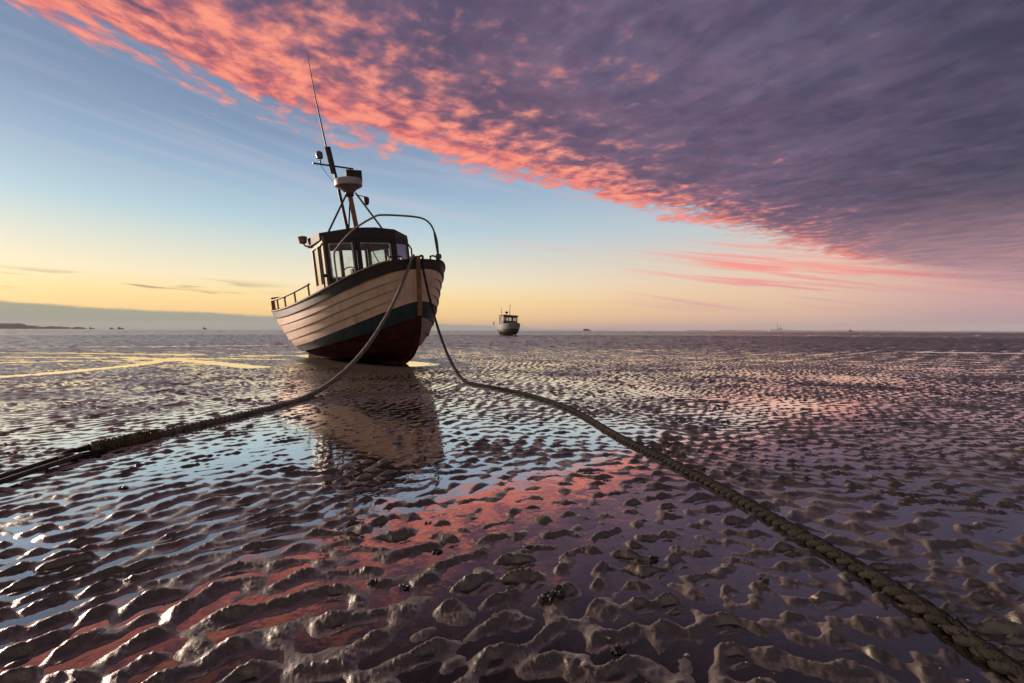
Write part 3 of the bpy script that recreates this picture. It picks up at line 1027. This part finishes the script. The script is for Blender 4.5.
# ------------------------------------------------------------------ second boat, far out on the flats
def second_boat():
    a2 = R(20)
    D = 66.0
    x = 0.35
    h2 = Hull(L=6.6, hb=1.45, z_bow=2.0, z_mid=1.55, kb=(1.2, .5))
    b2 = empty('motor_boat', (x, D - 3.0, -0.12), (R(-3), 0, a2 - PI / 2))
    tag(b2, 'small grey motor boat with a dark bottom standing far off on the flats', 'boat')
    u2 = [0.0, .14, .30, .50, .68, .79, .89, 1.0]
    grn = paint('green_paint', (0.05, 0.075, 0.03, 1), 0.5, 0.3, 4)
    wht = paint('grey_white_paint', (0.26, 0.24, 0.26, 1), 0.6, 0.2, 3)
    mb = MB()
    for sd in (-1, 1): planking(h2, u2[4:], sd, mb, [0, 0, 0, 1], n=40)
    hl = mb.build('hull', [wht, M['seam']], b2)
    mb = MB()
    for sd in (-1, 1): planking(h2, u2[3:5], sd, mb, [0, 1], n=40)
    mb.build('boot_stripe', [grn, M['seam']], hl)
    mb = MB()
    for sd in (-1, 1): planking(h2, u2[:4], sd, mb, [0, 0, 0, 1], n=40)
    mb.box((-5.6, -.07, -.05), (-1.0, .07, .16))
    mb.build('bottom_planking', [M['seam'], M['seam']], hl)
    # bilge legs make the broad dark foot
    for sd in (-1, 1):
        mb = MB(); mb.tube([(-2.8, sd * 1.15, -.02), (-2.8, sd * 1.34, 1.1)], 0.09, 8)
        mb.build('bilge_leg', M['seam'], b2)
    mb = MB(); ts = tsamples(30)
    mb.grid([[h2.P(t, .86, s, -0.05)[0:2] + (h2.sheer(t) - .2,) for t in ts] for s in (-1, 1)])
    mb.build('deck', M['deck'], b2)
    mb = MB()
    wall(mb, (-2.0, 1.0), (-2.0, -1.0), 1.2, 2.95, .05, [(.12, .62, 2.25, 2.75), (.74, 1.26, 2.25, 2.75), (1.38, 1.88, 2.25, 2.75)])
    wall(mb, (-4.0, -1.0), (-4.0, 1.0), 1.2, 2.95, .05, [(.15, .9, 2.2, 2.8), (1.1, 1.85, 2.2, 2.8)])
    wall(mb, (-2.0, -1.0), (-4.0, -1.0), 1.2, 2.95, .05, [(.2, .9, 2.25, 2.75), (1.1, 1.8, 2.25, 2.75)])
    wall(mb, (-4.0, 1.0), (-2.0, 1.0), 1.2, 2.95, .05, [(.2, .9, 2.25, 2.75), (1.1, 1.8, 2.25, 2.75)])
    wh = mb.build('wheelhouse', paint('blue_paint', (0.02, 0.028, 0.06, 1), .4, .3), b2)
    mb = MB(); mb.box((-4.15, -1.15, 2.95), (-1.85, 1.15, 3.07)); mb.build('roof', M['interior'], wh, bevel=.02)
    for y0, y1 in ((-.88, -.38), (-.26, .26), (.38, .88)):
        mb = MB(); mb.box((-2.03, y0, 2.25), (-2.02, y1, 2.75)); mb.build('window_pane', M['glass'], wh)
    mb = MB(); mb.tube([(-2.9, .12, 3.0), (-2.95, .16, 4.65)], [.06, .035], 8); mb.build('mast', M['darksteel'], b2)
    mb = MB(); mb.lathe([(.1, 0), (.22, .08), (.22, .22), (.1, .3)], (-2.7, -.42, 3.3), 12); mb.tube([(-2.7, -.42, 3.05), (-2.7, -.42, 3.35)], .05, 8); mb.build('radar_dome', M['black'], b2)
    mb = MB(); mb.tube([(-3.5, -.9, 3.0), (-3.5, -.95, 4.1)], .03, 6); mb.build('antenna', M['darksteel'], b2)
    mb = MB()
    mb.tube([(-5.9, -1.2, 1.55), (-5.9, -1.35, 2.1), (-4.6, -1.5, 2.0)], .04, 6); mb.tube([(-5.2, -1.4, 1.55), (-5.2, -1.45, 2.05)], .035, 6)
    mb.build('stern_rail', M['steel'], b2)
second_boat()

# ------------------------------------------------------------------ the far shore
def px_to(x_px, D):
    return (x_px - 512) / F * D


grey = paint('far_scrub', (0.035, 0.04, 0.035, 1), 0.9, 0.4, 0.02)
conc = paint('concrete', (0.30, 0.29, 0.28, 1), 0.8, 0.1, 0.05)
shipm = paint('ship_hull', (0.03, 0.03, 0.035, 1), 0.5, 0.2, 0.1)
shipw = paint('ship_white', (0.5, 0.48, 0.46, 1), 0.5, 0.1, 0.1)
# headland
D = 2600.0
mb = MB(); rows = []
r2 = np.random.default_rng(5)
xs = np.linspace(px_to(-200, D), px_to(76, D), 120)
ridge = np.interp(xs, [px_to(-200, D), px_to(5, D), px_to(14, D), px_to(26, D), px_to(40, D), px_to(74, D), px_to(76, D)], [60, 34, 29, 19, 12, 10, -2])
ridge = ridge + np.convolve(r2.normal(0, 4.5, 120), np.ones(2) / 2, 'same') * (ridge > 0)
for dy, k in ((0, -0.1), (15, .8), (35, 1.0), (60, .9), (80, -0.1)):
    rows.append([(x, D + dy, z * k - 1.0 + (r2.normal(0, .8) if 0 < k < 1 else 0)) for x, z in zip(xs, ridge)])
mb.grid(rows)
o = mb.build('headland', grey); tag(o, kind='structure')


def far_ship(x_px, D, ln, hgt, label, cab=0.25):
    x = px_to(x_px, D)
    s = empty('distant_ship', (x, D, 0)); tag(s, label, 'ship', 'vessels far off along the horizon')
    hh = hgt * .42
    mb = MB()
    n = 12; top = []; bot = []
    for i in range(n + 1):
        t = i / n; q = (1 - abs(2 * t - 1) ** 3)
        top.append((t, q))
    rows = []
    for z, k, sh in ((-.3, .75, .06), (hh * .5, .95, .02), (hh, 1, 0)):
        rows.append([((-.5 + sh + (1 - 2 * sh) * t) * ln, -q * ln * .09 * k, z + (hh * .25 * t ** 4 if z > 0 else 0)) for t, q in top] + [((-.5 + sh + (1 - 2 * sh) * t) * ln, q * ln * .09 * k, z + (hh * .25 * t ** 4 if z > 0 else 0)) for t, q in reversed(top)])
    mb.grid(rows)
    mb.add(rows[-1], [tuple(range(len(rows[-1])))])
    mb.build('hull', shipm, s)
    mb = MB()
    mb.box((-.42 * ln, -.07 * ln, hh), (-.42 * ln + cab * ln, .07 * ln, hgt * .8))
    mb.box((-.40 * ln, -.06 * ln, hgt * .8), (-.42 * ln + cab * ln * .8, .06 * ln, hgt))
    mb.build('superstructure', shipm, s)
    mb = MB(); mb.tube([(.1 * ln, 0, hh), (.1 * ln, 0, hgt * 1.1)], .02 * ln, 6); mb.build('mast', shipm, s)


far_ship(92, 1500, 19, 5.5, 'tiny dark vessel just right of the headland tip on the horizon')
far_ship(112, 1500, 15, 5.0, 'left of two tiny dark vessels close together on the left horizon', .4)
far_ship(121, 1500, 22, 6.5, 'right of two tiny dark vessels close together on the left horizon', .3)
far_ship(205, 1500, 14, 6.5, 'lone tiny dark vessel on the horizon left of the big boat', .4)
far_ship(587, 1300, 24, 5.0, 'low dark vessel on the horizon right of the small motor boat', .6)
far_ship(851, 2200, 22, 9, 'tiny dark vessel on the right horizon beneath the pink streaks', .3)

# power station far across the bay
D = 8400.0
ps = empty('power_station', (px_to(779, D), D, 0)); ps.scale = (1.25,) * 3; tag(ps, 'pale hazy power station with tall chimney on the far right horizon', 'power station')
mb = MB(); mb.box((-150, -30, -1), (-20, 30, 28)); mb.box((40, -30, -1), (130, 30, 20)); mb.build('hall', conc, ps)
mb = MB(); mb.box((-45, -25, -1), (35, 25, 48)); mb.build('boiler_house', conc, ps)
mb = MB(); mb.tube([(-30, 0, 20), (-30, 0, 110)], [9, 6], 16); mb.build('chimney', conc, ps)
mb = MB(); mb.tube([(22, 0, 20), (22, 0, 86)], [8, 5.5], 16); mb.build('chimney', conc, ps)
# low far shore on the right
mb = MB(); rows = []
xs = np.linspace(px_to(690, 8500), px_to(1250, 8500), 160)
rg = 14 + np.convolve(r2.normal(0, 8, 160), np.ones(4) / 4, 'same'); rg[0] = rg[-1] = -2
for dy, k in ((0, -.1), (100, 1), (300, .9), (500, -.1)):
    rows.append([(x, 8500 + dy, z * k) for x, z in zip(xs, rg)])
mb.grid(rows); o = mb.build('far_shore', grey); tag(o, kind='structure')
for i, (xp, hg) in enumerate(((826, 40), (868, 36), (893, 66), (900, 80), (964, 48), (1008, 44))):
    D = 8300.0
    t = empty('dock_crane', (px_to(xp, D), D, 0)); tag(t, 'faint tall crane on the far right shore', 'crane', 'cranes along the far right shore')
    mb = MB(); mb.tube([(-4, 0, 0), (-2, 0, hg * .75), (0, 0, hg)], 2.2, 6); mb.tube([(6, 0, 0), (3, 0, hg * .75)], 2.2, 6); mb.build('tower', conc, t)
    mb = MB(); mb.tube([(-12, 0, hg * .72), (26, 0, hg * .8)], 2.0, 6); mb.build('jib', conc, t)

# ------------------------------------------------------------------ shells and grit in the foreground
def at_px(px, py):
    y = H * F / (py - 330.0)
    return (px - 512) / F * y, y


def clump(px, py, n, size, i, label, group, mat):
    x, y = at_px(px, py)
    z = G1(x, y)
    mb = MB()
    r3 = random.Random(i * 17 + 3)
    size = size * .5 if n > 1 else size
    for k in range(n * 2 if n > 1 else 1):
        a = r3.uniform(0, 2 * PI); d = size * math.sqrt(r3.random()) if n > 1 else 0
        cx, cy = d * math.cos(a) * 1.3, d * math.sin(a)
        s = r3.uniform(.0028, .0065) if n > 1 else size
        cz = max(G1(x + cx, y + cy), -0.003) - z + s * .35 + r3.uniform(0, .006) * (n > 4)
        ex = Vector((math.cos(a * 3), math.sin(a * 3), r3.uniform(-.4, .4))).normalized()
        ey = ex.orthogonal().normalized(); ez = ex.cross(ey)
        vs = []; fs = []
        NU, NV = 8, 5
        for v in range(NV + 1):
            ph = PI * v / NV
            for u in range(NU):
                th = 2 * PI * u / NU
                q = ex * (1.5 * math.cos(ph)) + ey * (.9 * math.sin(ph) * math.cos(th)) + ez * (.6 * math.sin(ph) * math.sin(th))
                q = q * s * (1 + .15 * math.sin(u * 2.3 + v * 1.7 + k))
                vs.append((cx + q.x, cy + q.y, cz + q.z))
        for v in range(NV):
            for u in range(NU):
                u2 = (u + 1) % NU
                fs.append((v * NU + u, v * NU + u2, (v + 1) * NU + u2, (v + 1) * NU + u))
        mb.add(vs, fs)
    o = mb.build('shell_clump' if n > 1 else 'shell', mat, None, angle=50)
    o.location = (x, y, z)
    tag(o, label, 'shells' if n > 1 else 'shell', group)


cl = [(556, 601, 34, .045), (547, 606, 14, .03), (529, 550, 10, .025), (523, 552, 7, .02), (595, 583, 6, .018), (436, 555, 9, .024), (371, 589, 8, .022), (404, 592, 7, .02),
      (655, 561, 12, .024), (621, 656, 12, .02), (592, 645, 6, .015), (774, 546, 9, .022), (768, 584, 8, .018), (860, 601, 5, .018), (428, 525, 7, .022), (474, 533, 6, .02),
      (120, 491, 16, .032), (640, 530, 6, .018), (705, 470, 8, .025), (565, 440, 7, .03), (478, 536, 5, .02), (596, 632, 5, .014), (650, 575, 6, .018), (40, 505, 7, .03), (870, 480, 7, .03), (735, 620, 5, .014)]
cl = cl[:3] + cl[5:9] + [q for q in cl[9:] if q[0] in (621, 120, 768, 705, 735, 428)]
for i, (a, b, n, s) in enumerate(cl):
    if n >= 30: lb, gp = 'biggest dark mussel clump on a ripple in the bottom centre foreground', None
    elif (a, b) == (120, 491): lb, gp = 'dark shell clump on wet sand right of the iron chain', None
    elif (a, b) == (621, 656): lb, gp = 'dark round shell clump in a brown pool near the bottom edge', None
    else: lb, gp = 'small scatter of dark mussel shells on the rippled wet sand', 'small dark shell clumps on the sand'
    clump(a, b, n, s, i, lb, gp, M['shell'])
pl = [(496, 627), (611, 644), (587, 676), (730, 602), (691, 660), (612, 571), (563, 568), (820, 603), (985, 640), (450, 590)]
for i, (a, b) in enumerate(pl):
    clump(a, b, 1, random.uniform(.004, .0075), 100 + i, 'single small pale shell lying on the dark wet sand', 'single pale shells on the sand', M['paleshell'])

# fine shell grit strewn over the near sand: past counting
mb = MB()
n = 2600
gr = 0.9 + 4.6 * rng.random(n) ** 1.7; ga = rng.uniform(-0.95, 0.95, n)
gx = gr * np.sin(ga); gy = gr * np.cos(ga); gz = ground_h(gx, gy)
ico = [Vector(v) for v in ((0, 0, 1), (1, 0, 0), (0, 1, 0), (-1, 0, 0), (0, -1, 0), (0, 0, -1))]
for i in range(n):
    if gz[i] < -0.012: continue
    sz = rng.uniform(.0010, .0028); q = Matrix.Rotation(rng.uniform(0, 6.28), 3, 'Z') @ Matrix.Rotation(rng.uniform(0, 3), 3, 'X')
    sc = Vector((rng.uniform(.7, 1.7), rng.uniform(.6, 1.2), rng.uniform(.4, .9)))
    vs = [Vector((gx[i], gy[i], gz[i] + sz * .4)) + q @ Vector((a.x * sc.x, a.y * sc.y, a.z * sc.z)) * sz for a in ico]
    mb.add(vs, [(0, 1, 2), (0, 2, 3), (0, 3, 4), (0, 4, 1), (5, 2, 1), (5, 3, 2), (5, 4, 3), (5, 1, 4)], 0 if rng.random() < .6 else 1)
o = mb.build('shell_grit', [M['shell'], M['paleshell']], smooth=False); tag(o, kind='stuff')

# ------------------------------------------------------------------ sky
world = bpy.data.worlds.new('World'); SC.world = world; world.use_nodes = True
nt = world.node_tree
g = G(nt)
bg = nt.nodes['Background']
SUN_AZ, SUN_EL = R(-66), R(11.0)     # azimuth from +Y, towards -X

tc = g.node('ShaderNodeTexCoord')
x, y, z = g.sep(E(g, tc.outputs['Generated']))
hl = g.math('SQRT', x * x + y * y)
te = z / g.math('MAXIMUM', hl, 0.001)
az = g.math('ARCTAN2', x, y)
zz = g.math('MAXIMUM', z, 0.014)
Xc = x / zz; Yc = y / zz
edge = g.math('SMOOTH_MIN', 3.05 + Xc * 0.72, 2.40 + (Xc + 1.06) * 2.0, 0.35)
s = (edge - Yc) / 1.232
t = (Xc + Yc * 0.72) / 1.232
# clear sky by elevation
rampp = [(0.0, lin(228, 178, 130)), (0.035, lin(255, 208, 134)), (0.085, lin(255, 223, 156)), (0.125, lin(246, 229, 192)), (0.20, lin(212, 218, 206)), (0.265, lin(178, 204, 214)),
         (0.38, lin(146, 172, 198)), (0.47, lin(126, 149, 178)), (0.70, lin(88, 112, 148)), (1.0, lin(70, 92, 132))]
clear = g.ramp(te / 0.8, rampp)
rampr = [(0.0, lin(196, 160, 160)), (0.04, lin(220, 178, 160)), (0.10, lin(232, 194, 166)), (0.16, lin(224, 200, 180)), (0.25, lin(196, 198, 198)), (0.40, lin(160, 182, 204)), (0.7, lin(110, 136, 176)), (1.0, lin(70, 92, 132))]
right = g.ramp(te / 0.8, rampr)
clear = g.mix(g.smooth(az, -0.35, 0.75), clear, right)
clear = g.mix(g.smooth(az, 0.55, 0.85) * (1.0 - g.smooth(te, 0.10, 0.2)), clear, g.mix(g.smooth(te, 0.0, 0.07), lin(172, 144, 158), lin(206, 158, 158)))
# Nishita light in the clear part
skyt = g.node('ShaderNodeTexSky'); skyt.sky_type = 'NISHITA'; skyt.sun_disc = False
skyt.sun_elevation = SUN_EL; skyt.sun_rotation = SUN_AZ; skyt.air_density = 1.0; skyt.dust_density = 1.5; skyt.ozone_density = 2.0
nish = g.node('ShaderNodeMix'); nish.data_type = 'RGBA'; nish.blend_type = 'MULTIPLY'; nish.inputs[0].default_value = 1
nt.links.new(skyt.outputs[0], nish.inputs[6]); nish.inputs[7].default_value = (0.10, 0.10, 0.10, 1)
clear = g.mix(0.08, clear, E(g, nish.outputs[2]))
# high thin veils and streaks lying along the cloud edge
v1 = g.noise(g.vec(t * 0.55, s * 3.2, 3.1), 1.0, 5, 0.55, 0.3)
v2 = g.noise(g.vec(t * 0.35, s * 1.4, 9.1), 1.0, 3, 0.5)
veil = g.smooth(v1 * 0.6 + v2 * 0.4, 0.46, 0.68) * g.smooth(s, -4.5, -0.5) * g.smooth(te, 0.02, 0.10)
clear = g.mix(veil * 0.36, clear, g.mix(g.smooth(te, .08, .3), lin(236, 176, 160), lin(196, 190, 205)))
# pink streaks low on the right
sa = g.noise(g.vec(az * 5.0 + te * 18.0, te * 62.0 + az * 9.5, 1.7), 1.0, 5, 0.6, 0.5)
sm = g.smooth(sa, 0.46, 0.62) * g.smooth(az, 0.18, 0.48) * g.smooth(te, 0.03, 0.06) * (1.0 - g.smooth(te, 0.14, 0.21))
clear = g.mix(sm * 0.95, clear, g.mix(g.smooth(te, .05, .12), lin(205, 148, 158), lin(242, 146, 138)))
# low dark streaks in the orange on the left
sb = g.noise(g.vec(az * 5.0, te * 85.0 + az * 4.0, 4.2), 1.0, 3, 0.5)
sbm = g.smooth(sb, 0.56, 0.66) * (1.0 - g.smooth(az, -0.62, -0.40)) * g.smooth(te, .055, .068) * (1.0 - g.smooth(te, .082, .095))
clear = g.mix(sbm * 0.7, clear, lin(150, 130, 120))
gain = g.node('ShaderNodeMix'); gain.data_type = 'RGBA'; gain.blend_type = 'MULTIPLY'; gain.inputs[0].default_value = 1
g.setin(gain.inputs[6], clear); gain.inputs[7].default_value = (1.10, 1.11, 1.12, 1); clear = E(g, gain.outputs[2])
# the cloud sheet
c1 = g.noise(g.vec(t * 9.0, s * 8.0, 0.0), 1.0, 7, 0.55, 0.1)
c2 = g.noise(g.vec(t * 1.5, s * 1.9, 5.0), 1.0, 4, 0.55)
c3 = g.noise(g.vec(t * 4.2, s * 2.3, 8.0), 1.0, 7, 0.65, 0.4)
c4 = g.noise(g.vec(t * 5.0, s * 6.5, 2.0), 1.0, 6, 0.62, 0.2)
thin = 1.0 - g.smooth(te, 0.05, 0.135)
cov = g.smooth(s + thin * (sa - 0.5) * 9.0 + (c1 - 0.5) * 1.05 + (c2 - 0.5) * 1.1, -0.06 - thin * 1.0, 0.26 + thin * 2.6)
sp_ = g.math('MAXIMUM', s, 0.0)
wdt = 0.50 + g.clamp(0.4 - Xc * 0.5) * 0.60
a = g.math('EXPONENT', (sp_ / wdt) * -1.0)
sal = g.smooth(a * 0.98 + ((c1 - 0.5) * 2.1 + (c4 - 0.5) * 0.9) * (a * 0.5 + 0.5) + (c2 - .5) * .8, 0.22, 0.84)
a2 = g.math('EXPONENT', sp_ * -0.75)
lav = g.mix(g.smooth(c3 * .3 + c2 * .35 + c1 * .35, 0.37, 0.64), lin(65, 68, 97), lin(98, 98, 128))
mauve = g.mix(g.smooth(c4 * .5 + c3 * .5, .35, .65), lin(112, 90, 116), lin(158, 112, 130))
lav = g.mix(a2 * 0.85, lav, mauve)
salc = g.mix(g.smooth(c1 * .6 + c4 * .4, 0.40, 0.66), lin(222, 116, 116), lin(255, 158, 134))
lav = g.mix(g.smooth(az, 0.42, 0.85) * 0.42, lav, lin(40, 42, 58))
# towards the horizon the sheet fades to a rosy grey
hz = 1.0 - g.smooth(te, 0.07, 0.24)
lav = g.mix(hz * 0.8, lav, g.mix(g.smooth(c3, .35, .7), lin(172, 140, 154), lin(212, 158, 158)))
cloud = g.mix(sal * (1.0 - hz * 0.35), lav, salc)
cloud = g.mix(g.smooth(te, 0.80, 1.9) * 0.85, cloud, (0.028, 0.025, 0.026, 1))  # unseen overhead cloud darkened so ripple faces towards the camera stay dark
back = g.smooth(y / g.math('MAXIMUM', hl, .001), 0.0, -0.75) * (1.0 - g.smooth(te, 0.55, 1.6))  # unseen sky behind the camera, brightened as added fill light on the boat
cloud = g.mix(back, cloud, (0.40, 0.31, 0.27, 1))
sky = g.mix(cov, clear, cloud)
# low grey bank on the left
bt = 0.0395 + (az + 0.844) * -0.0375
bt2 = g.math('MAXIMUM', bt, 0.004) + (g.noise(g.vec(az * 7.0, te * 40.0, 6.0), 1.0, 5, 0.6) - 0.5) * 0.016
bk = (1.0 - g.smooth(te, bt2 - 0.0035, bt2 + 0.0035)) * (1.0 - g.smooth(az, 0.1, 0.5))
sky = g.mix(bk * 0.95, sky, g.ramp(te / 0.06, [(0.0, lin(134, 154, 152)), (0.3, lin(146, 160, 148)), (0.7, lin(166, 166, 142))]))
hzl = (1.0 - g.smooth(te, 0.0, 0.02)) * g.smooth(az, -.1, .3)
sky = g.mix(hzl * 0.6, sky, lin(172, 156, 170))
nt.links.new(sky.s, bg.inputs['Color'])
bg.inputs['Strength'].default_value = 1.0

sun_d = bpy.data.lights.new('sun', 'SUN'); sun = bpy.data.objects.new('sun', sun_d); C.objects.link(sun)
sun_d.energy = 4.6; sun_d.angle = R(5); sun_d.color = (1.0, 0.76, 0.60)
dv = Vector((math.sin(SUN_AZ) * math.cos(SUN_EL), math.cos(SUN_AZ) * math.cos(SUN_EL), math.sin(SUN_EL)))
sun.rotation_euler = dv.to_track_quat('Z', 'Y').to_euler()
sun.location = (0, 0, 30)

# ------------------------------------------------------------------ sea air
mb = MB(); mb.box((-9500, -9500, -3.0), (9500, 9500, 126.0))
m, g, p = new_mat('sea_air'); nt = g.nt; nt.nodes.remove(p)
pv = g.node('ShaderNodeVolumePrincipled'); pv.inputs['Density'].default_value = 0.00008; pv.inputs['Color'].default_value = (0.97, 0.97, 1.0, 1)
nt.links.new(pv.outputs[0], nt.nodes['Material Output'].inputs['Volume'])
haze = mb.build('haze', m, smooth=False); tag(haze, kind='stuff')

# ------------------------------------------------------------------ render settings
SC.view_settings.view_transform = 'Standard'
SC.view_settings.look = 'None'
SC.view_settings.exposure = 0.0
SC.view_settings.gamma = 1.0
SC.view_settings.use_curve_mapping = False
SC.render.engine = 'CYCLES'
SC.cycles.use_denoising = True
SC.cycles.max_bounces = 8
SC.cycles.transparent_max_bounces = 16
SC.cycles.caustics_reflective = False
SC.cycles.caustics_refractive = False
SC.cycles.sample_clamp_indirect = 4
